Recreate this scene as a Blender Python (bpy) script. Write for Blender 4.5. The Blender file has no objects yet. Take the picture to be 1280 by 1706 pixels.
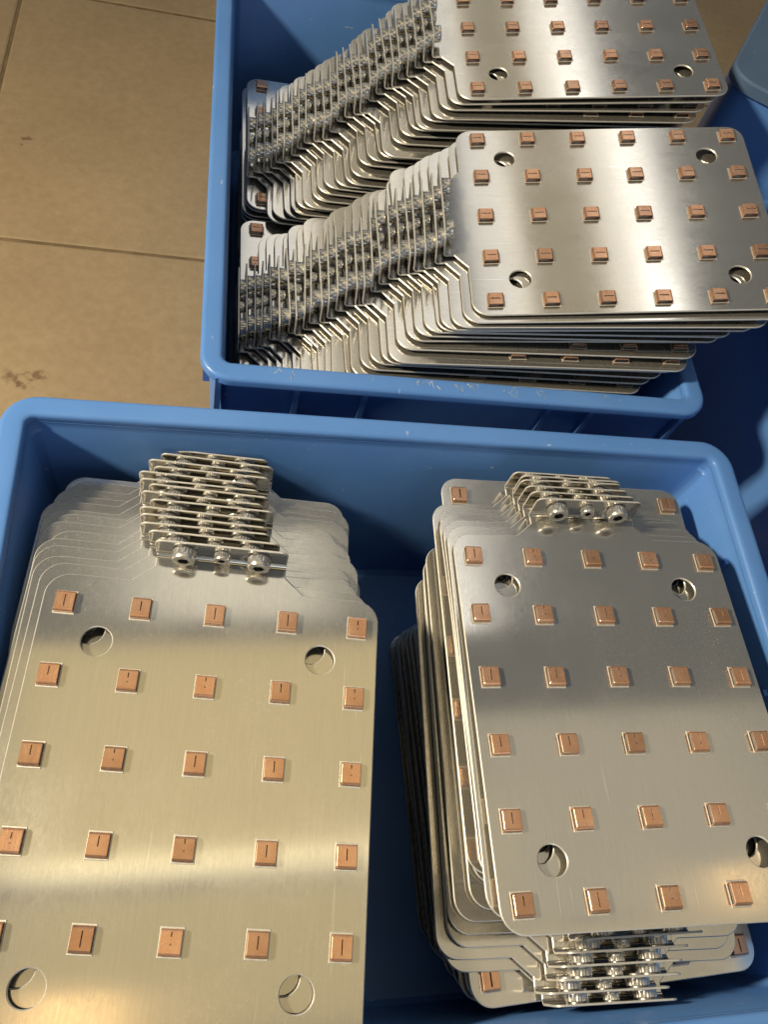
import bpy, bmesh, math, random
from mathutils import Matrix, Vector
random.seed(7)
U = 0.03                      # one tab pitch = 30 mm; all layout numbers below are in pitches
sc = bpy.context.scene
col = sc.collection
R = math.radians

# ------------------------------------------------------------------ camera
cd = bpy.data.cameras.new('camera'); cam = bpy.data.objects.new('camera', cd); col.objects.link(cam)
RIGHT = Vector((0.97399, -0.07037, 0.2154)); DOWN = Vector((0.04102, -0.88011, -0.473)); FWD = Vector((0.22286, 0.46953, -0.85433))
m3 = Matrix((RIGHT, -DOWN, -FWD)).transposed()
cam.matrix_world = Matrix.Translation(Vector((-0.26868, -4.16081, 10.69249)) * U) @ m3.to_4x4()
cd.sensor_fit = 'HORIZONTAL'; cd.sensor_width = 36; cd.lens = 36 * 1345 / 1280
cd.clip_start = 0.01; cd.clip_end = 50
sc.camera = cam

# ------------------------------------------------------------------ world and lamps
wd = bpy.data.worlds.new('World'); sc.world = wd; wd.use_nodes = True
bg = wd.node_tree.nodes['Background']; bg.inputs[0].default_value = (0.74, 0.86, 1.0, 1); bg.inputs[1].default_value = 0.10

def area(name, loc, target, sx, sy, radiance, color, spread=180):
    ld = bpy.data.lights.new(name, 'AREA'); ld.shape = 'RECTANGLE'; ld.size = sx; ld.size_y = sy
    ld.energy = radiance * math.pi * sx * sy; ld.color = color; ld.spread = R(spread)
    o = bpy.data.objects.new(name, ld); col.objects.link(o)
    o.location = loc
    d = (Vector(target) - Vector(loc)).normalized()
    o.rotation_euler = d.to_track_quat('-Z', 'Y').to_euler()
    return o
WARM = (1.0, 0.80, 0.50); WHITE = (1.0, 0.97, 0.93)
# warm lit ceiling over the crates, a paler ceiling field further off, fluorescent tubes along it
area('ceiling_light', (-0.05, 0.25, 2.1), (-0.05, 0.25, 0), 1.25, 0.62, 0.52, (1.0, 0.75, 0.29))
area('ceiling_light', (-0.05, -0.30, 2.1), (-0.05, -0.30, 0), 1.25, 0.36, 0.43, (1.0, 0.75, 0.29))
area('ceiling_light', (-0.05, 0.80, 2.1), (-0.05, 0.80, 0), 0.62, 0.34, 0.72, (1.0, 0.92, 0.74))
area('ceiling_light', (1.22, 0.50, 2.1), (1.22, 0.50, 0), 1.25, 0.62, 0.32, (1.0, 0.86, 0.60))
area('ceiling_light', (1.22, -0.12, 2.1), (1.22, -0.12, 0), 1.25, 0.60, 0.40, (1.0, 0.83, 0.52))
area('ceiling_light', (0.46, 2.55, 2.1), (0.46, 2.55, 0), 0.46, 2.9, 0.23, (1.0, 0.79, 0.42))
area('tube_lamp', (0.20, 2.55, 2.08), (0.20, 2.55, 0), 0.19, 2.9, 0.85, WHITE)
area('ceiling_light', (0.61, 2.55, 2.09), (0.61, 2.55, 0), 0.10, 2.9, 0.7, WHITE)
area('tube_lamp', (0.73, 2.55, 2.08), (0.73, 2.55, 0), 0.13, 2.9, 1.9, WHITE)
area('bulb_lamp', (-0.40, -0.44, 2.0), (-0.40, -0.44, 0), 0.22, 0.22, 1.6, (1.0, 0.60, 0.24))
area('bulb_lamp', (1.40, 0.22, 2.0), (1.40, 0.22, 0), 0.12, 0.12, 1.8, (1.0, 0.62, 0.22))
area('tube_lamp', (0.05, -0.06, 2.05), (0.05, -0.06, 0), 1.3, 0.06, 1.1, (1.0, 0.86, 0.55))
# cool fill lamp added behind the camera, and a warm low lamp on the left
area('rear_fill', (0.35, -2.4, 0.95), (0.15, 0.1, 0), 1.6, 0.9, 1.15, (0.94, 0.96, 1.0))
area('work_lamp', (-0.85, 0.07, 0.72), (0.06, -0.07, 0), 0.10, 0.10, 235.0, (1.0, 0.84, 0.58), 110)

sc.view_settings.view_transform = 'Standard'; sc.view_settings.look = 'None'
sc.view_settings.exposure = 0.0; sc.view_settings.gamma = 1.0
sc.cycles.use_denoising = True
sc.cycles.max_bounces = 5; sc.cycles.glossy_bounces = 5; sc.cycles.diffuse_bounces = 2; sc.cycles.caustics_reflective = False
sc.cycles.use_adaptive_sampling = True; sc.cycles.adaptive_threshold = 0.02
sc.cycles.sample_clamp_indirect = 6.0

# ------------------------------------------------------------------ materials
def newmat(name):
    m = bpy.data.materials.new(name); m.use_nodes = True
    nt = m.node_tree; b = nt.nodes['Principled BSDF']
    return m, nt, b
def N(nt, t, **kw):
    n = nt.nodes.new(t)
    for k, v in kw.items(): setattr(n, k, v)
    return n
def noise(nt, vec, scale, detail=3, rough=0.55):
    n = N(nt, 'ShaderNodeTexNoise'); n.inputs['Scale'].default_value = scale
    n.inputs['Detail'].default_value = detail; n.inputs['Roughness'].default_value = rough
    if vec is not None: nt.links.new(vec, n.inputs['Vector'])
    return n
def mapping(nt, src, scale=(1, 1, 1), loc=None):
    mp = N(nt, 'ShaderNodeMapping'); mp.inputs['Scale'].default_value = scale
    nt.links.new(src, mp.inputs['Vector'])
    if loc is not None: nt.links.new(loc, mp.inputs['Location'])
    return mp.outputs[0]
def ramp(nt, fac, stops):
    r = N(nt, 'ShaderNodeValToRGB'); e = r.color_ramp.elements
    while len(e) < len(stops): e.new(0.5)
    for k, (p, c) in enumerate(stops):
        e[k].position = p; e[k].color = c if len(c) == 4 else (*c, 1)
    nt.links.new(fac, r.inputs[0]); return r
def rng(nt, fac, a, b, c, d):
    r = N(nt, 'ShaderNodeMapRange'); r.inputs[1].default_value = a; r.inputs[2].default_value = b
    r.inputs[3].default_value = c; r.inputs[4].default_value = d
    nt.links.new(fac, r.inputs[0]); return r.outputs[0]
def bump(nt, height, strength, dist, prev=None):
    b = N(nt, 'ShaderNodeBump'); b.inputs['Strength'].default_value = strength; b.inputs['Distance'].default_value = dist
    nt.links.new(height, b.inputs['Height'])
    if prev is not None: nt.links.new(prev, b.inputs['Normal'])
    return b.outputs[0]

def aluminium():
    m, nt, b = newmat('brushed_aluminium'); L = nt.links.new
    tc = N(nt, 'ShaderNodeTexCoord'); oi = N(nt, 'ShaderNodeObjectInfo')
    sh = N(nt, 'ShaderNodeVectorMath', operation='SCALE'); sh.inputs[0].default_value = (3.1, 2.3, 1.7)
    L(oi.outputs['Random'], sh.inputs['Scale'])
    v = tc.outputs['Object']
    streak = noise(nt, mapping(nt, v, (2600, 60, 60), sh.outputs[0]), 1.0, 4, 0.6)     # brushing along the plate
    speck = noise(nt, mapping(nt, v, (900, 420, 500), sh.outputs[0]), 1.0, 3, 0.7)
    wave = noise(nt, mapping(nt, v, (6, 6, 6), sh.outputs[0]), 1.0, 1, 0.4)
    smear = noise(nt, mapping(nt, v, (22, 14, 14), sh.outputs[0]), 1.0, 4, 0.6)
    scr = noise(nt, mapping(nt, v, (700, 26, 100), sh.outputs[0]), 1.0, 2, 0.5)
    c = ramp(nt, streak.outputs[0], [(0.2, (0.745, 0.715, 0.645)), (0.8, (0.83, 0.80, 0.735))])
    mx = N(nt, 'ShaderNodeMix', data_type='RGBA'); mx.inputs[7].default_value = (0.92, 0.91, 0.88, 1)
    L(rng(nt, scr.outputs[0], 0.715, 0.745, 0, 0.8), mx.inputs[0]); L(c.outputs[0], mx.inputs[6])
    dust = noise(nt, mapping(nt, v, (1500, 1200, 1200), sh.outputs[0]), 1.0, 2, 0.5)
    dz = N(nt, 'ShaderNodeMath', operation='MULTIPLY'); L(rng(nt, dust.outputs[0], 0.60, 0.70, 0, 1), dz.inputs[0]); L(rng(nt, smear.outputs[0], 0.40, 0.70, 0.06, 0.5), dz.inputs[1])
    dm = N(nt, 'ShaderNodeMix', data_type='RGBA'); dm.inputs[7].default_value = (0.95, 0.93, 0.87, 1)
    L(dz.outputs[0], dm.inputs[0]); L(mx.outputs[2], dm.inputs[6]); L(dm.outputs[2], b.inputs['Base Color'])
    met = N(nt, 'ShaderNodeMath', operation='MULTIPLY_ADD'); met.inputs[1].default_value = -0.35; met.inputs[2].default_value = 0.89
    L(dz.outputs[0], met.inputs[0]); L(met.outputs[0], b.inputs['Metallic'])
    add = N(nt, 'ShaderNodeMath', operation='ADD')
    L(rng(nt, smear.outputs[0], 0.3, 0.7, 0.10, 0.155), add.inputs[0]); L(rng(nt, speck.outputs[0], 0.3, 0.7, -0.015, 0.02), add.inputs[1])
    L(add.outputs[0], b.inputs['Roughness'])
    b.inputs['Anisotropic'].default_value = 0.8
    tg = N(nt, 'ShaderNodeTangent', direction_type='UV_MAP', uv_map='UVMap'); L(tg.outputs[0], b.inputs['Tangent'])
    n1 = bump(nt, wave.outputs[0], 0.06, 0.0010)
    n2 = bump(nt, streak.outputs[0], 0.05, 0.00003, n1)
    n3 = bump(nt, speck.outputs[0], 0.035, 0.00003, n2)
    L(n3, b.inputs['Normal'])
    return m
def edge_metal():
    m, nt, b = newmat('cut_aluminium_edge')  # cut edges, colour lightened to paint in their highlights
    tc = N(nt, 'ShaderNodeTexCoord'); n = noise(nt, tc.outputs['Object'], 400)
    nt.links.new(ramp(nt, n.outputs[0], [(0.3, (0.78, 0.76, 0.71)), (0.7, (0.90, 0.88, 0.84))]).outputs[0], b.inputs['Base Color'])
    b.inputs['Metallic'].default_value = 0.55; b.inputs['Roughness'].default_value = 0.4
    return m
def copper():
    m, nt, b = newmat('copper'); L = nt.links.new
    tc = N(nt, 'ShaderNodeTexCoord'); oi = N(nt, 'ShaderNodeObjectInfo')
    sh = N(nt, 'ShaderNodeVectorMath', operation='SCALE'); sh.inputs[0].default_value = (1.9, 2.7, 0.9)
    L(oi.outputs['Random'], sh.inputs['Scale'])
    a = noise(nt, mapping(nt, tc.outputs['Object'], (1500, 250, 500), sh.outputs[0]), 1.0, 3)
    g = noise(nt, mapping(nt, tc.outputs['Object'], (120, 120, 120), sh.outputs[0]), 1.0, 3)
    hue = N(nt, 'ShaderNodeHueSaturation'); L(rng(nt, oi.outputs['Random'], 0, 1, 0.74, 1.12), hue.inputs['Value'])
    L(ramp(nt, g.outputs[0], [(0.3, (0.76, 0.41, 0.245)), (0.7, (0.90, 0.55, 0.36))]).outputs[0], hue.inputs['Color'])
    L(hue.outputs[0], b.inputs['Base Color'])
    b.inputs['Metallic'].default_value = 0.76
    L(rng(nt, a.outputs[0], 0.3, 0.7, 0.18, 0.30), b.inputs['Roughness'])
    L(bump(nt, a.outputs[0], 0.12, 0.0001), b.inputs['Normal'])
    return m
def steel():
    m, nt, b = newmat('zinc_plated_steel')
    tc = N(nt, 'ShaderNodeTexCoord'); n = noise(nt, tc.outputs['Object'], 350)
    nt.links.new(ramp(nt, n.outputs[0], [(0.3, (0.76, 0.75, 0.72)), (0.7, (0.90, 0.89, 0.86))]).outputs[0], b.inputs['Base Color'])
    nt.links.new(rng(nt, n.outputs[0], 0.3, 0.7, 0.22, 0.34), b.inputs['Roughness'])
    b.inputs['Metallic'].default_value = 0.88
    return m
def dark_steel_and_shade():
    m, nt, b = newmat('oiled_spring_steel_and_shade')  # washers and sockets, also the painted shade under tab slits
    tc = N(nt, 'ShaderNodeTexCoord'); n = noise(nt, tc.outputs['Object'], 600)
    nt.links.new(ramp(nt, n.outputs[0], [(0.3, (0.20, 0.20, 0.20)), (0.7, (0.34, 0.33, 0.32))]).outputs[0], b.inputs['Base Color'])
    b.inputs['Metallic'].default_value = 1.0; b.inputs['Roughness'].default_value = 0.33
    return m
def plastic(name, lo, hi, rough=0.36, specks=True):
    m, nt, b = newmat(name); L = nt.links.new
    tc = N(nt, 'ShaderNodeTexCoord'); v = tc.outputs['Object']
    n = noise(nt, v, 14, 4); f = noise(nt, v, 900, 2); s = noise(nt, mapping(nt, v, (120, 420, 200)), 1.0, 2, 0.5)
    s2 = noise(nt, mapping(nt, v, (300, 70, 100)), 1.0, 2, 0.5)
    base = ramp(nt, n.outputs[0], [(0.3, lo), (0.7, hi)])
    out = base.outputs[0]
    if specks:
        for src, a, k in ((s, 0.745, 0.55), (s2, 0.75, 0.4)):
            mx = N(nt, 'ShaderNodeMix', data_type='RGBA'); mx.inputs[7].default_value = (0.62, 0.70, 0.80, 1)
            L(rng(nt, src.outputs[0], a, a + 0.03, 0, k), mx.inputs[0]); L(out, mx.inputs[6]); out = mx.outputs[2]
    L(out, b.inputs['Base Color'])
    L(rng(nt, n.outputs[0], 0.3, 0.7, rough - 0.05, rough + 0.08), b.inputs['Roughness'])
    b.inputs['Subsurface Weight'].default_value = 0.0
    L(bump(nt, f.outputs[0], 0.12, 0.0002, bump(nt, n.outputs[0], 0.25, 0.002)), b.inputs['Normal'])
    return m
def tile():
    m, nt, b = newmat('tan_floor_tile'); L = nt.links.new
    tc = N(nt, 'ShaderNodeTexCoord'); oi = N(nt, 'ShaderNodeObjectInfo'); geo = N(nt, 'ShaderNodeNewGeometry')
    v = geo.outputs['Position']
    n = noise(nt, v, 9, 5, 0.6); f = noise(nt, v, 130, 4, 0.7); ff = noise(nt, v, 420, 2, 0.6)
    c1 = ramp(nt, n.outputs[0], [(0.3, (0.36, 0.268, 0.157)), (0.7, (0.42, 0.315, 0.19))])
    c2 = ramp(nt, f.outputs[0], [(0.25, (0.80, 0.77, 0.71)), (0.75, (1.08, 1.07, 1.06))])
    mx = N(nt, 'ShaderNodeMix', data_type='RGBA', blend_type='MULTIPLY'); mx.inputs[0].default_value = 0.75
    L(c1.outputs[0], mx.inputs[6]); L(c2.outputs[0], mx.inputs[7]); out = mx.outputs[2]
    # a few rusty stains with their own outlines
    for (x, y, r) in ((-5.27, 15.82, 0.16), (-5.27, 15.63, 0.10), (-4.56, 7.77, 0.26), (-4.06, 7.90, 0.20), (-4.28, 7.62, 0.12)):
        d = N(nt, 'ShaderNodeVectorMath', operation='DISTANCE'); d.inputs[1].default_value = (x * U, y * U, -5.42 * U); L(v, d.inputs[0])
        dd = N(nt, 'ShaderNodeMath', operation='MULTIPLY_ADD'); dd.inputs[1].default_value = 0.035; L(f.outputs[0], dd.inputs[0]); L(d.outputs['Value'], dd.inputs[2])
        ms = N(nt, 'ShaderNodeMix', data_type='RGBA'); ms.inputs[7].default_value = (0.15, 0.085, 0.04, 1)
        L(rng(nt, dd.outputs[0], 0.0165, 0.0165 + r * U, 0.75, 0), ms.inputs[0]); L(out, ms.inputs[6]); out = ms.outputs[2]
    L(out, b.inputs['Base Color'])
    L(rng(nt, n.outputs[0], 0.3, 0.7, 0.42, 0.6), b.inputs['Roughness'])
    L(bump(nt, ff.outputs[0], 0.15, 0.0006, bump(nt, f.outputs[0], 0.25, 0.001)), b.inputs['Normal'])
    return m
def grout():
    m, nt, b = newmat('dark_grout')
    geo = N(nt, 'ShaderNodeNewGeometry'); n = noise(nt, geo.outputs['Position'], 60, 4)
    nt.links.new(ramp(nt, n.outputs[0], [(0.3, (0.12, 0.085, 0.045)), (0.7, (0.24, 0.17, 0.09))]).outputs[0], b.inputs['Base Color'])
    b.inputs['Roughness'].default_value = 0.9
    return m
M_AL, M_EDGE, M_CU, M_ST, M_DK = aluminium(), edge_metal(), copper(), steel(), dark_steel_and_shade()
M_BLUE = plastic('blue_polypropylene', (0.10, 0.265, 0.69), (0.125, 0.30, 0.74))
M_BLUE2 = plastic('greyed_blue_polypropylene', (0.085, 0.15, 0.27), (0.11, 0.185, 0.32), 0.5)
M_TILE, M_GROUT = tile(), grout()

# ------------------------------------------------------------------ helpers
def mesh(name, verts, faces, mats, fm=None, smooth=None):
    me = bpy.data.meshes.new(name)
    me.from_pydata([(x * U, y * U, z * U) for x, y, z in verts], [], faces)
    for m in mats: me.materials.append(m)
    if fm:
        for p, k in zip(me.polygons, fm): p.material_index = k
    bm = bmesh.new(); bm.from_mesh(me); bmesh.ops.recalc_face_normals(bm, faces=bm.faces); bm.to_mesh(me); bm.free()
    if smooth is not None:
        me.shade_smooth(); me.set_sharp_from_angle(angle=R(smooth))
    return me
def uvplanar(me):
    uv = me.uv_layers.new(name='UVMap')
    for l in me.loops:
        c = me.vertices[l.vertex_index].co; uv.data[l.index].uv = (c.x * 4 + c.z * 0.01, c.y * 4 + c.z * 4)
def ob(name, me, parent=None, loc=None, rot=None):
    o = bpy.data.objects.new(name, me); col.objects.link(o); o.parent = parent
    if loc: o.location = [v * U for v in loc]
    if rot: o.rotation_euler = rot
    return o
def box(x0, x1, y0, y1, z0, z1):
    v = [(x, y, z) for z in (z0, z1) for y in (y0, y1) for x in (x0, x1)]
    return v, [(0, 2, 3, 1), (4, 5, 7, 6), (0, 1, 5, 4), (2, 6, 7, 3), (0, 4, 6, 2), (1, 3, 7, 5)]

# ------------------------------------------------------------------ floor
floor = ob('floor', mesh('floor', [(-60, -60, -5.46), (80, -60, -5.46), (80, 90, -5.46), (-60, 90, -5.46)], [(0, 1, 2, 3)], [M_GROUT]))
floor['kind'] = 'structure'
TS = 10.65
def tile_mesh():
    h = TS / 2 - 0.055; b = 0.05; v = []; f = []
    for z, s in ((-0.04, h), (-0.02, h), (0, h - b)):
        v += [(-s, -s, z), (s, -s, z), (s, s, z), (-s, s, z)]
    for k in (0, 4):
        for i in range(4): f.append((k + i, k + (i + 1) % 4, k + 4 + (i + 1) % 4, k + 4 + i))
    f.append((8, 9, 10, 11)); return mesh('floor_tile', v, f, [M_TILE])
TM = tile_mesh()
for ix in range(-2, 4):
    for iy in range(-2, 4):
        ob('tile', TM, floor, (-6.26 + TS * (ix + 0.5), 12.05 + TS * (iy + 0.5), -5.42 + random.uniform(-0.006, 0.006)))

# ------------------------------------------------------------------ crates
def rloop(hx, hy, r, z, n=8):
    pts = []
    for cx, cy, a0 in ((hx - r, hy - r, 0), (-hx + r, hy - r, 90), (-hx + r, -hy + r, 180), (hx - r, -hy + r, 270)):
        for k in range(n + 1):
            a = R(a0 + 90 * k / n); pts.append((cx + r * math.cos(a), cy + r * math.sin(a), z))
    return pts
def loops_mesh(name, loops, mat, cap0=False, cap1=False, closed=False, smooth=35):
    n = len(loops[0]); v = [p for l in loops for p in l]; f = []
    rows = len(loops)
    for k in range(rows if closed else rows - 1):
        a, b = k * n, ((k + 1) % rows) * n
        for i in range(n): f.append((a + i, a + (i + 1) % n, b + (i + 1) % n, b + i))
    if cap0: f.append(tuple(range(n - 1, -1, -1)))
    if cap1: f.append(tuple(range((rows - 1) * n, rows * n)))
    return mesh(name, v, f, [mat], None, smooth)
HZ, FZ = -0.25, -5.3
def crate(name, x0, x1, y0, y1, label, ribs):
    """inner opening x0..x1, y0..y1 at the rim"""
    cx, cy = (x0 + x1) / 2, (y0 + y1) / 2; hx, hy = (x1 - x0) / 2, (y1 - y0) / 2
    e = bpy.data.objects.new(name, None); col.objects.link(e); e.location = (cx * U, cy * U, -5.42 * U); e.empty_display_size = 0.05
    e['label'] = label; e['category'] = 'crate'; e['group'] = 'blue plastic crates on the floor'
    Z = 5.42
    dr = 0.03
    def off(d, z, r): return rloop(hx + d, hy + d, r, z + Z)
    zf = FZ
    # shell: outside up, tucked under the rim, inside down to the floor
    sh = [off(-0.02, -5.42, 0.35), off(0.06, -5.36, 0.4), off(0.23, HZ - 0.3, 0.45), off(0.23, HZ - 0.08, 0.45), off(0.06, HZ - 0.08, 0.2), off(0.055, HZ - 0.15, 0.2),
          off(-0.004, HZ - 0.15, 0.16), off(-0.015, HZ - 0.30, 0.16), off(-0.04, HZ - 0.34, 0.17), off(-0.05 - dr * 4, FZ + 0.12, 0.22), off(-0.14 - dr * 4, FZ, 0.2)]
    ob('shell', loops_mesh(name + '_shell', sh, M_BLUE, True, True), e)
    rm = [off(0.0, HZ - 0.14, 0.15), off(0.003, HZ - 0.08, 0.15), off(0.014, HZ - 0.04, 0.16), off(0.036, HZ - 0.014, 0.17), off(0.07, HZ - 0.003, 0.19), off(0.12, HZ, 0.22), off(0.30, HZ, 0.48), off(0.345, HZ - 0.008, 0.51),
          off(0.373, HZ - 0.03, 0.53), off(0.385, HZ - 0.06, 0.54), off(0.385, HZ - 0.17, 0.54), off(0.34, HZ - 0.17, 0.50), off(0.34, HZ - 0.07, 0.50), off(0.09, HZ - 0.07, 0.2), off(0.05, HZ - 0.14, 0.18)]
    ob('rim', loops_mesh(name + '_rim', rm, M_BLUE, closed=True, smooth=50), e)
    for side, pos in ribs:
        if side in 'ns':
            s = 1 if side == 'n' else -1; a, b = sorted((s * (hy + 0.14), s * (hy + 0.335)))
            v, f = box(pos - cx - 0.05, pos - cx + 0.05, a, b, -2.6 + Z, HZ - 0.06 + Z)
        else:
            s = 1 if side == 'e' else -1; a, b = sorted((s * (hx + 0.14), s * (hx + 0.335)))
            v, f = box(a, b, pos - cy - 0.05, pos - cy + 0.05, -2.6 + Z, HZ - 0.06 + Z)
        ob('rib', mesh('crate_rib', v, f, [M_BLUE]), e)
    # inner wall ribs (shallow)
    for s in (-1, 1):
        for yy in (-0.55, 0.0, 0.55):
            v, f = box(s * hx - 0.075, s * hx + 0.0, yy * hy - 0.05, yy * hy + 0.05, FZ + 0.1 + Z, HZ - 0.36 + Z)
            v = [(x - s * (0.03 + dr * 4 * (HZ + Z - z) / 5.05), y, z) for x, y, z in v]
            ob('inner_rib', mesh('crate_inner_rib', v, f, [M_BLUE]), e)
    return e
crate('crate', -2.88, 8.93, -5.28, 3.27, 'blue plastic crate in the foreground holding two stacks, its far rim across the middle',
      [('n', x) for x in (-2.0, -0.6, 1.6, 2.8, 6.3, 7.1)] + [('e', y) for y in (-3.5, -1.0, 0.5, 2.4)] + [('w', y) for y in (-3, 0, 2)])
back = crate('crate', 0.02, 8.78, 4.62, 16.4, 'blue plastic crate behind, with scratched near rim and plates overhanging its right side',
      [('s', x) for x in (-0.05, 1.29, 2.49, 5.96, 6.82, 8.7)] + [('w', y) for y in (6, 9, 12, 15)] + [('e', y) for y in (5.2, 8, 11, 14)])

crate('crate', 12.0, 20.6, -1.2, 10.4, 'shadowed blue crate wall at the right edge, beyond the overhanging plates', [])

# pale scribbled scratches on the near rim of the back crate
def scratches():
    rnd = random.Random(3); v = []; f = []; base = back.matrix_basis.translation / U
    def stroke(pts, wd):
        for (x0, y0), (x1, y1) in zip(pts, pts[1:]):
            dx, dy = x1 - x0, y1 - y0; l = math.hypot(dx, dy) or 1; nx, ny = -dy / l * wd, dx / l * wd; b = len(v)
            v.extend([(x0 + nx, y0 + ny, 0), (x1 + nx * 0.6, y1 + ny * 0.6, 0), (x1 - nx * 0.6, y1 - ny * 0.6, 0), (x0 - nx, y0 - ny, 0)]); f.append((b, b + 1, b + 2, b + 3))
    for px0, px1, n in ((690, 726, 5), (753, 796, 5), (827, 857, 4), (882, 908, 3), (486, 512, 3), (616, 624, 1), (1000, 1060, 2)):
        for q in range(n):
            x = 2.76 + ((px0 + (px1 - px0) * (q + rnd.random()) / n) - 640) * 0.0116; y = 4.47 + rnd.uniform(-0.06, 0.05)
            pts = [(x, y)]
            for k in range(rnd.randint(2, 4)):
                x += rnd.uniform(-0.05, 0.07); y += rnd.choice((-1, 1)) * rnd.uniform(0.03, 0.09); y = max(4.31, min(4.54, y)); pts.append((x, y))
            stroke(pts, rnd.uniform(0.0035, 0.007))
    v = [(x - base.x, y - base.y, HZ + 0.004 - base.z) for x, y, z in v]
    m, nt, b = newmat('whitened_scratch'); tc = N(nt, 'ShaderNodeTexCoord'); n = noise(nt, tc.outputs['Object'], 300)
    nt.links.new(ramp(nt, n.outputs[0], [(0.35, (0.28, 0.38, 0.52)), (0.65, (0.62, 0.70, 0.78))]).outputs[0], b.inputs['Base Color']); b.inputs['Roughness'].default_value = 0.6
    o = ob('scratches', mesh('scratches', v, f, [m]), back); o['kind'] = 'stuff'
scratches()

# far blue box with a rounded corner, upper right
def blue_box():
    e = bpy.data.objects.new('plastic_box', None); col.objects.link(e)
    a = math.atan2(2.36, 1.47)                        # direction of its left edge
    ex = Vector((math.sin(a), -math.cos(a), 0)); ey = Vector((math.cos(a), math.sin(a), 0))
    W, D, top = 8.0, 9.0, 1.5
    corner = Vector((11.0, 12.6, 0))                # sharp near-left corner in plan
    c = corner + ex * W / 2 + ey * D / 2
    e.location = (c.x * U, c.y * U, -5.42 * U); e.rotation_euler = (0, 0, a - math.pi / 2)
    e['label'] = 'greyish blue plastic box with a rounded corner at the upper right edge'; e['category'] = 'box'
    T = top + 5.42
    lo = [rloop(W / 2 - 0.35, D / 2 - 0.35, 0.5, 0.0), rloop(W / 2 - 0.12, D / 2 - 0.12, 0.6, T - 0.35), rloop(W / 2 - 0.12, D / 2 - 0.12, 0.6, T - 0.1)]
    ob('shell', loops_mesh('box_shell', lo, M_BLUE, True, False), e)
    ld = [rloop(W / 2 - 0.10, D / 2 - 0.10, 0.6, T - 0.30), rloop(W / 2, D / 2, 0.65, T - 0.28), rloop(W / 2, D / 2, 0.65, T - 0.05), rloop(W / 2 - 0.05, D / 2 - 0.05, 0.6, T), rloop(W / 2 - 0.3, D / 2 - 0.3, 0.4, T)]
    ob('lid', loops_mesh('box_lid', ld, M_BLUE2, False, True), e)
    # shallow raised feet on the lid
    for (px, py, r, h) in ((-3.1, -3.2, 0.22, 0.05), (-2.35, -3.85, 0.26, 0.05), (-2.1, -2.9, 0.2, 0.04), (-3.2, -1.6, 0.24, 0.05), (-1.2, -3.5, 0.24, 0.05)):
        n = 20; ls = [[(px + q * math.cos(t * 2 * math.pi / n), py + q * math.sin(t * 2 * math.pi / n), T + z) for t in range(n)] for q, z in ((r, -0.01), (r * 0.85, h), (r * 0.5, h))]
        ob('foot', loops_mesh('box_foot', ls, M_BLUE2, False, True), e)
blue_box()

# ------------------------------------------------------------------ plate parts (shared meshes)
TH, TABH, FLH = 0.03, 0.09, 0.47
def arc(cx, cy, r, a0, a1, n):
    return [(cx + r * math.cos(R(a0 + (a1 - a0) * k / n)), cy + r * math.sin(R(a0 + (a1 - a0) * k / n))) for k in range(n + 1)]
def plate_mesh():
    r = 0.32; n = 8
    out = arc(-2.3 + r, -5.35 + r, r, 180, 270, n) + arc(2.3 - r, -5.35 + r, r, 270, 360, n) + arc(2.3 - r, 0.42 - r, r, 0, 90, n)
    out += [(1.2, 0.42), (0.92, 0.66), (0.92, 0.79), (-0.92, 0.79), (-0.92, 0.66), (-1.2, 0.42)]
    out += arc(-2.3 + r, 0.42 - r, r, 90, 180, n)
    bm = bmesh.new(); edges = []
    def ring(pts):
        vs = [bm.verts.new((x * U, y * U, 0)) for x, y in pts]
        for i in range(len(vs)): edges.append(bm.edges.new((vs[i], vs[(i + 1) % len(vs)])))
    ring(out)
    for hx in (-1.5, 1.5):
        for hy in (-0.5, -4.5):
            ring([(hx + 0.2 * math.cos(t * 2 * math.pi / 32), hy + 0.2 * math.sin(t * 2 * math.pi / 32)) for t in range(32)])
    bmesh.ops.triangle_fill(bm, edges=edges, use_beauty=True)
    bmesh.ops.recalc_face_normals(bm, faces=bm.faces)
    if sum(f.normal.z for f in bm.faces) < 0: bmesh.ops.reverse_faces(bm, faces=bm.faces)
    top = list(bm.faces)
    ret = bmesh.ops.extrude_face_region(bm, geom=top)
    nv = [g for g in ret['geom'] if isinstance(g, bmesh.types.BMVert)]
    bmesh.ops.translate(bm, verts=nv, vec=(0, 0, -TH * U))
    bmesh.ops.recalc_face_normals(bm, faces=bm.faces)
    be = [e for e in bm.edges if len(e.link_faces) == 2 and e.calc_face_angle(0) > R(60) and all(v.co.z > -0.5 * TH * U for v in e.verts)]
    bmesh.ops.bevel(bm, geom=be, offset=0.013 * U, segments=1, affect='EDGES', profile=0.5)
    bm.normal_update()
    for f in bm.faces: f.material_index = 0 if abs(f.normal.z) > 0.95 else 1
    me = bpy.data.meshes.new('plate'); bm.to_mesh(me); bm.free()
    me.materials.append(M_AL); me.materials.append(M_EDGE); uvplanar(me); return me
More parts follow.
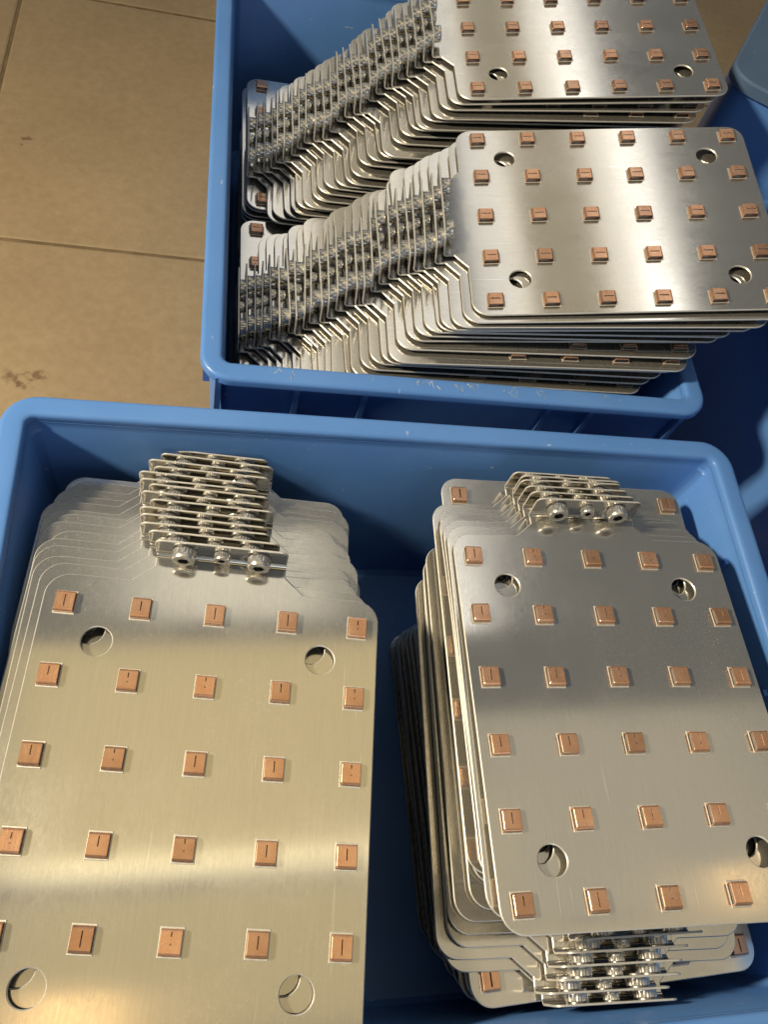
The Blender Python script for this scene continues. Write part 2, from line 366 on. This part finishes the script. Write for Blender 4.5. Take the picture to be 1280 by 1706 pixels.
def flange_mesh():
    # bend at the neck end, then an upright sheet with rounded top corners
    v = []; f = []; fm = []
    prof = [(0.79, 0.0, -TH)]
    rad = 0.045
    inner = [(0.79 + rad * math.sin(R(a)), rad - rad * math.cos(R(a))) for a in range(0, 91, 18)]
    outer = [(0.79 + (rad + TH) * math.sin(R(a)), rad - (rad + TH) * math.cos(R(a))) for a in range(0, 91, 18)]
    n = len(inner)
    for s in (-0.92, 0.92):
        v += [(s, y, z) for y, z in inner] + [(s, y, z) for y, z in outer]
    for k in range(n - 1):
        f += [(k, k + 1, 2 * n + k + 1, 2 * n + k), (n + k, 3 * n + k, 3 * n + k + 1, n + k + 1), (k, n + k, n + k + 1, k + 1), (2 * n + k, 2 * n + k + 1, 3 * n + k + 1, 3 * n + k)]
        fm += [0, 0, 1, 1]
    y0, y1 = inner[-1][0], outer[-1][0]; z0 = rad; z1 = FLH; r = 0.11
    poly = [(-0.92, z0), (0.92, z0)] + arc(0.92 - r, z1 - r, r, 0, 90, 6) + arc(-0.92 + r, z1 - r, r, 90, 180, 6)
    b = len(v); m = len(poly); c = 0.006
    # front face, back face and a narrow bevel round the rim
    def ins(p, d):
        x, z = p; return (x * (1 - d / 0.92), z0 + (z - z0) * (1 - d / (z1 - z0)))
    v += [(ins(p, c)[0], y0, ins(p, c)[1]) for p in poly] + [(x, y0 + c, z) for x, z in poly] + [(x, y1 - c, z) for x, z in poly] + [(ins(p, c)[0], y1, ins(p, c)[1]) for p in poly]
    f.append(tuple(b + i for i in range(m))); fm.append(0)
    f.append(tuple(b + 3 * m + i for i in range(m - 1, -1, -1))); fm.append(0)
    for k in range(3):
        for i in range(m):
            f.append((b + k * m + i, b + k * m + (i + 1) % m, b + (k + 1) * m + (i + 1) % m, b + (k + 1) * m + i)); fm.append(1)
    me = mesh('flange', v, f, [M_AL, M_EDGE], fm); uvplanar(me); return me
def screw_mesh(rad, ln, sock):
    """socket cap screw, axis along -y, seat at y=0; knurled near the seat, hex socket in the face"""
    n = 48; v = []; f = []; fm = []
    def ring(r, y, kn=0.0):
        b = len(v)
        for t in range(n):
            a = 2 * math.pi * t / n; q = r * (1 - (kn if t % 2 else 0)); v.append((q * math.cos(a), y, q * math.sin(a)))
        return b
    def hexring(r, y):
        b = len(v)
        for t in range(n):
            a = 2 * math.pi * t / n; s = (a % (math.pi / 3)) - math.pi / 6; q = r * math.cos(math.pi / 6) / math.cos(s)
            v.append((q * math.cos(a), y, q * math.sin(a)))
        return b
    rs = [ring(rad * 0.99, 0.0, 0.05), ring(rad, -0.012, 0.05), ring(rad, -ln * 0.52, 0.05), ring(rad * 0.985, -ln * 0.56), ring(rad * 0.985, -ln * 0.86), ring(rad * 0.94, -ln * 0.96), ring(rad * 0.86, -ln),
          ring(sock * 1.12, -ln), hexring(sock, -ln * 0.985), hexring(sock, -ln * 0.45)]
    for a, b in zip(rs, rs[1:]):
        for i in range(n): f.append((a + i, a + (i + 1) % n, b + (i + 1) % n, b + i)); fm.append(0 if b != rs[-1] else 1)
    f.append(tuple(rs[-1] + i for i in range(n))); fm.append(1)
    return mesh('screw', v, f, [M_ST, M_DK], fm, 28)
def washer_mesh(rad, th):
    n = 36; ls = []
    for r, y in ((rad * 0.6, -th), (rad * 0.98, -th), (rad * 1.02, -th * 0.75), (rad * 1.02, 0.0), (rad * 0.6, 0.0)):
        ls.append([(r * math.cos(2 * math.pi * t / n), y, r * math.sin(2 * math.pi * t / n)) for t in range(n)])
    return loops_mesh('washer', ls, M_DK)
def tab_mesh(slit0, slit1, dot, sw=0.0075, lip=True):
    """flattened copper loop: open on both x sides, rounded at the y ends, with a slit in its top; bright lip at the base"""
    hx, hy, h, t, rr = 0.126, 0.142, TABH, 0.014, 0.03
    pr = [(-hy, 0.0), (-hy, h - rr)] + [(-hy + rr - rr * math.cos(R(a)), h - rr + rr * math.sin(R(a))) for a in (30, 60, 90)]
    pr += [(slit0, h), (slit1, h)] + [(hy - rr + rr * math.sin(R(a)), h - rr + rr * math.cos(R(a))) for a in (0, 30, 60)] + [(hy, h - rr), (hy, 0.0)]
    rin = max(rr - t, 0.008)
    pi_ = [(-hy + t, 0.0), (-hy + t, h - rr)] + [(-hy + t + rin - rin * math.cos(R(a)), h - rr + (rr - t) * math.sin(R(a))) for a in (30, 60, 90)]
    pi_ += [(slit0, h - t), (slit1, h - t)] + [(hy - t - rin + rin * math.sin(R(a)), h - rr + (rr - t) * math.cos(R(a))) for a in (0, 30, 60)] + [(hy - t, h - rr), (hy - t, 0.0)]
    n = len(pr); xs = (-hx, -hx + 0.006, -sw, sw, hx - 0.006, hx); v = []; f = []; fm = []
    for k, x in enumerate(xs):
        sh = 0.004 if k in (0, 5) else 0
        v += [(x, y * (1 - sh * 4), max(z - sh, 0)) for y, z in pr] + [(x, y, z) for y, z in pi_]
    S = 2 * n
    for k in range(5):
        a, b = k * S, (k + 1) * S
        for i in range(n - 1):
            if k == 2 and i == 5:          # the slit: walls instead of the top and inner skin
                f += [(a + i, a + i + 1, a + n + i + 1, a + n + i), (b + i, b + n + i, b + n + i + 1, b + i + 1), (a + i, a + n + i, b + n + i, b + i), (a + i + 1, b + i + 1, b + n + i + 1, a + n + i + 1)]
                fm += [0] * 4; continue
            f += [(a + i, b + i, b + i + 1, a + i + 1), (a + n + i, a + n + i + 1, b + n + i + 1, b + n + i)]; fm += [0, 0]
    for k in (0, 5):
        a = k * S
        for i in range(n - 1): f.append((a + i, a + i + 1, a + n + i + 1, a + n + i)); fm.append(0)
    # aluminium floor of the loop; dark middle strip painted as shade below the slit
    b = len(v); v += [(-hx + 0.02, -hy + t, 0.004), (hx - 0.02, -hy + t, 0.004), (hx - 0.02, hy - t, 0.004), (-hx + 0.02, hy - t, 0.004)]
    f.append((b, b + 1, b + 2, b + 3)); fm.append(1)
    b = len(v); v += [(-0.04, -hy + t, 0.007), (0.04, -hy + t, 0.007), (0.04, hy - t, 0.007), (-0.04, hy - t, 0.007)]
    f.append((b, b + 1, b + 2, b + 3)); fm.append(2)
    # bright aluminium lip pressed up round the slot
    b = len(v); q = 4
    def fr(ax, ay, z): return [(-ax, -ay, z), (ax, -ay, z), (ax, ay, z), (-ax, ay, z)]
    v += fr(hx + 0.017, hy + 0.026, 0.0005) + fr(hx + 0.012, hy + 0.02, 0.012) + fr(hx + 0.003, hy + 0.003, 0.012)
    for k in (0, 4):
        for i in range(4): f.append((b + k + i, b + k + (i + 1) % 4, b + k + 4 + (i + 1) % 4, b + k + 4 + i)); fm.append(1)
    if not lip: v[b:] = [(x, y, z * 0.25) for x, y, z in v[b:]]
    if dot:
        b = len(v); m = 8
        v += [(0.012 * math.cos(2 * math.pi * k / m), dot + 0.012 * math.sin(2 * math.pi * k / m), h + 0.0012) for k in range(m)]
        v += [(0.004 * math.cos(2 * math.pi * k / m), dot + 0.004 * math.sin(2 * math.pi * k / m), h + 0.0012) for k in range(m)]
        for i in range(m): f.append((b + i, b + (i + 1) % m, b + m + (i + 1) % m, b + m + i)); fm.append(2)
    return mesh('tab', v, f, [M_CU, M_EDGE, M_DK], fm)
PM, FM = plate_mesh(), flange_mesh()
SB, SS = screw_mesh(0.163, 0.155, 0.085), screw_mesh(0.112, 0.105, 0.055)
WB, WS = washer_mesh(0.163, 0.022), washer_mesh(0.112, 0.014)
TABS_SLIT = [tab_mesh(-0.09, 0.09, 0, 0.0135, False), tab_mesh(-0.095, 0.08, 0, 0.012, False), tab_mesh(-0.08, 0.095, 0, 0.0145, False)]
TABS_DOT = [tab_mesh(-0.02, 0.10, 0), tab_mesh(-0.05, 0.09, 0), tab_mesh(0.02, 0.09, -0.03), tab_mesh(0.06, 0.11, -0.02), tab_mesh(-0.08, 0.09, 0)]
YF = 0.79 + 0.045                 # front face of the flange
ALL = [(i, j) for j in range(6) for i in range(5)]
EDGE = [(i, j) for i, j in ALL if i in (0, 4) or j in (0, 5)]
PLACED = {}
def pokes(M, i, j, group):
    """would this tab run into a plate lying above it?"""
    for Mi in PLACED.get(group, ()):
        for cx, cy in ((-0.13, -0.14), (0.13, -0.14), (0.13, 0.14), (-0.13, 0.14)):
            q = Mi @ (M @ (Vector((i - 2 + cx, -j + cy, TABH)) * U)) / U
            if abs(q.x) < 2.32 and -5.37 < q.y < (0.44 if abs(q.x) > 1 else 0.9) and -TH - 0.004 < q.z < 0.3: return True
    return False
def contact_plate(M, label, group, tabs, tabset):
    e = bpy.data.objects.new('contact_plate', None); col.objects.link(e); e.empty_display_size = 0.02
    e.matrix_world = M
    e['label'] = label; e['category'] = 'metal plate'; e['group'] = group
    ob('plate', PM, e); ob('flange', FM, e)
    for x, s, w in ((-0.52, SB, WB), (0.0, SS, WS), (0.52, SB, WB)):
        so = ob('screw', s, e, (x, YF - (0.022 if s is SB else 0.014), 0.245), (0, random.uniform(0, 6.28), 0))
        ob('washer', w, so, (0, 0.022 if s is SB else 0.014, 0))
    tabs = [p for p in tabs if not pokes(M, *p, group)]
    PLACED.setdefault(group, []).append(M.inverted())
    for i, j in tabs:
        ob('tab', random.choice(tabset), e, (i - 2 + random.uniform(-0.006, 0.006), -j + random.uniform(-0.006, 0.006), 0.0), (0, 0, random.uniform(-0.015, 0.015)))
    return e
def pose(Rm, t):
    return Matrix.Translation(Vector(t) * U) @ (Rm if isinstance(Rm, Matrix) else Matrix(Rm)).to_4x4()
def rotz(a): return Matrix.Rotation(R(a), 3, 'Z')
ONES = 'zeroth first second third fourth fifth sixth seventh eighth ninth tenth eleventh twelfth thirteenth fourteenth fifteenth sixteenth seventeenth eighteenth nineteenth'.split()
def ordinal(n):
    if n < 20: return ONES[n]
    t = {2: ('twenty', 'twentieth'), 3: ('thirty', 'thirtieth'), 4: ('forty', 'fortieth'), 5: ('fifty', 'fiftieth')}[n // 10]
    return t[1] if n % 10 == 0 else t[0] + '-' + ONES[n % 10]
def nth(k): return 'topmost' if k == 0 else ordinal(k + 1) + ' from the top'

# ------------------------------------------------------------------ stack A: front left
RA = Matrix(((0.9948, 0.0957, -0.0337), (-0.097, 0.9946, -0.0369), (0.03, 0.04, 0.9988)))
A0 = Vector((0.003, 0.003, -0.08))
SHA = [(0, 0), (-0.134, 0.179), (-0.266, 0.353), (-0.325, 0.522), (-0.361, 0.691), (-0.247, 0.889), (-0.424, 1.054), (-0.345, 1.244), (-0.50, 1.39), (-0.56, 1.565), (-0.355, 1.751), (-0.486, 1.913), (-0.335, 2.104), (-0.418, 2.27)]
GA = 'plates stacked in the front left'
for k, (dx, dy) in enumerate(SHA):
    t = A0 + RA @ Vector((dx, dy, -0.11 * k))
    Rk = RA @ rotz(0 if k == 0 else random.uniform(-0.7, 0.7))
    lab = 'large tan aluminium plate with copper tabs, topmost of the front left stack' if k == 0 else 'flanged aluminium plate, %s of the front left stack' % nth(k)
    contact_plate(pose(Rk, t), lab, GA, ALL if k == 0 else EDGE, TABS_DOT)
for k in range(31):               # turned plates the stack rests on
    Rk = rotz(180 - 5 + random.uniform(-0.8, 0.8))
    t = Vector((-0.38 + random.uniform(-0.05, 0.05), -3.7 - 0.03 * k, -1.68 - 0.115 * k))
    contact_plate(pose(Rk, t), 'turned aluminium plate low down, %s of the front left stack' % nth(14 + k), GA, [(0, 5), (4, 5), (0, 0), (4, 0)], TABS_DOT)

# ------------------------------------------------------------------ stack B: front right
RB = Matrix(((0.999, 0.0207, -0.0386), (-0.018, 0.9973, 0.071), (0.04, -0.0703, 0.9967)))
GB = 'plates stacked in the front right'
contact_plate(pose(RB, (5.975, 1.087, -0.174)), 'grey aluminium plate with copper tabs, topmost of the front right stack', GB, ALL, TABS_DOT)
spec = [(5.92, 1.26, -0.31, 0.02), (5.90, 1.43, -0.41, -0.10), (5.88, 1.61, -0.51, -0.20), (5.93, 1.74, -0.61, -0.31), (5.84, 1.88, -0.72, -0.70)]
for k, (x, y, zf, zn) in enumerate(spec):
    p = math.atan2(zf - zn, 5.77)
    Rk = Matrix.Rotation(p, 3, 'X') @ Matrix.Rotation(-R(2.0 * (1 - (k + 1) / 5)), 3, 'Y') @ rotz(random.uniform(-1.2, 0.4) - (0.6 if k < 4 else 0))
    contact_plate(pose(Rk, (x, y, zf - 0.42 * math.tan(p))), 'aluminium plate, flange at far end, %s of the front right stack' % nth(k + 1), GB, EDGE, TABS_DOT)
RR = [(6.06, -3.30, -0.5), (6.0, -3.68, -1.0), (5.95, -4.0, -1.0), (5.90, -4.319, -1.24), (5.69, -4.469, -1.88), (5.61, -4.632, -2.6), (5.60, -4.796, -3.0), (5.45, -4.944, -3.4), (5.58, -5.10, -3.2)]
for k, (x, y, a) in enumerate(RR):
    Rk = rotz(180 + a * 0.6)
    t = Vector((x, y, -0.84 - 0.1 * k)) - Rk @ Vector((0, 0.85, 0))
    contact_plate(pose(Rk, t), 'aluminium plate, flange at near wall, %s of the front right stack' % nth(k + 6), GB, EDGE, TABS_SLIT)
for k in range(29):
    Rk = rotz(2.2 + (random.uniform(-1, 1) if k else 0))
    contact_plate(pose(Rk, (5.78 if k == 0 else 5.76 + 0.012 * k + random.uniform(-0.06, 0.05), 0.36 + 0.03 * k, -1.78 - 0.117 * k)), 'shadowed aluminium plate, %s of the front right stack' % nth(k + 15), GB, [(i, 5) for i in range(5)] + [(0, j) for j in range(5)], TABS_SLIT)

# ------------------------------------------------------------------ stacks C and D: crate behind
def fan(R0, t0, n, dx, dz, y_end, tilt0, tiltm, label, group, ybot, labtop):
    R0 = Matrix(R0); t0 = Vector(t0)
    f0 = t0 + R0 @ Vector((0, 0.85, 0))
    yaw0 = math.degrees(math.atan2(-R0[0][0], R0[1][0]))          # local x points to world +y
    roll0 = math.asin(R0[2][0])
    for k in range(n):
        if k == 0:
            contact_plate(pose(R0, t0), labtop, group, ALL, TABS_SLIT); continue
        u = k / (n - 1)
        tilt = tilt0 + (tiltm - tilt0) * min(1, k / 14) if k <= 14 else tiltm * (1 - (k - 14) / (n - 14))
        Rk = rotz(90 + yaw0 * (1 - u) + random.gauss(0, 0.75)) @ Matrix.Rotation(-R(tilt + random.uniform(-0.25, 0.25)), 3, 'X') @ Matrix.Rotation(-roll0 * (1 - min(1, k / 6)), 3, 'Y')
        f = Vector((f0.x - dx * k + random.uniform(-0.03, 0.03), f0.y + (y_end - f0.y) * u + random.gauss(0, 0.06) - (0.16 if k > 8 else 0) * (1 - u) - (0.16 if k > 12 else 0), f0.z - dz * (n - 1) * (1.22 * u - 0.22 * u * u)))
        contact_plate(pose(Rk, f - Rk @ Vector((0, 0.85, 0))), label % nth(k), group, EDGE, TABS_SLIT)
    for k in range(26):            # turned plates at the bottom, plain end against the left wall
        Rk = rotz(-90 + random.uniform(-0.6, 0.6))
        contact_plate(pose(Rk, (0.36 + 5.35 + random.uniform(0, 0.1), ybot + random.uniform(-0.05, 0.05), f0.z - dz * (n - 1) - 0.14 - 0.115 * k)), label.replace('flanged', 'turned') % nth(n + k), group, EDGE, TABS_SLIT)
fan(((0.0243, -0.9772, -0.2108), (0.998, 0.0361, -0.0521), (0.0585, -0.2091, 0.9761)), (4.751, 7.712, 0.757), 25, 0.1495, 0.107, 7.35, 12.1, 2.5,
    'flanged aluminium plate, %s of the nearer stack in back crate', 'plates in the nearer stack of the back crate', 7.8,
    'bright banded aluminium plate, topmost of the nearer stack in the back crate')
fan(((0.003, -0.9816, -0.1912), (0.9996, 0.0085, -0.028), (0.0291, -0.191, 0.9812)), (5.031, 13.352, 0.95), 25, 0.155, 0.113, 12.35, 11.0, 2.5,
    'flanged aluminium plate, %s of the farther stack in back crate', 'plates in the farther stack of the back crate', 12.75,
    'aluminium plate cut off by the picture top, topmost of the farther stack')
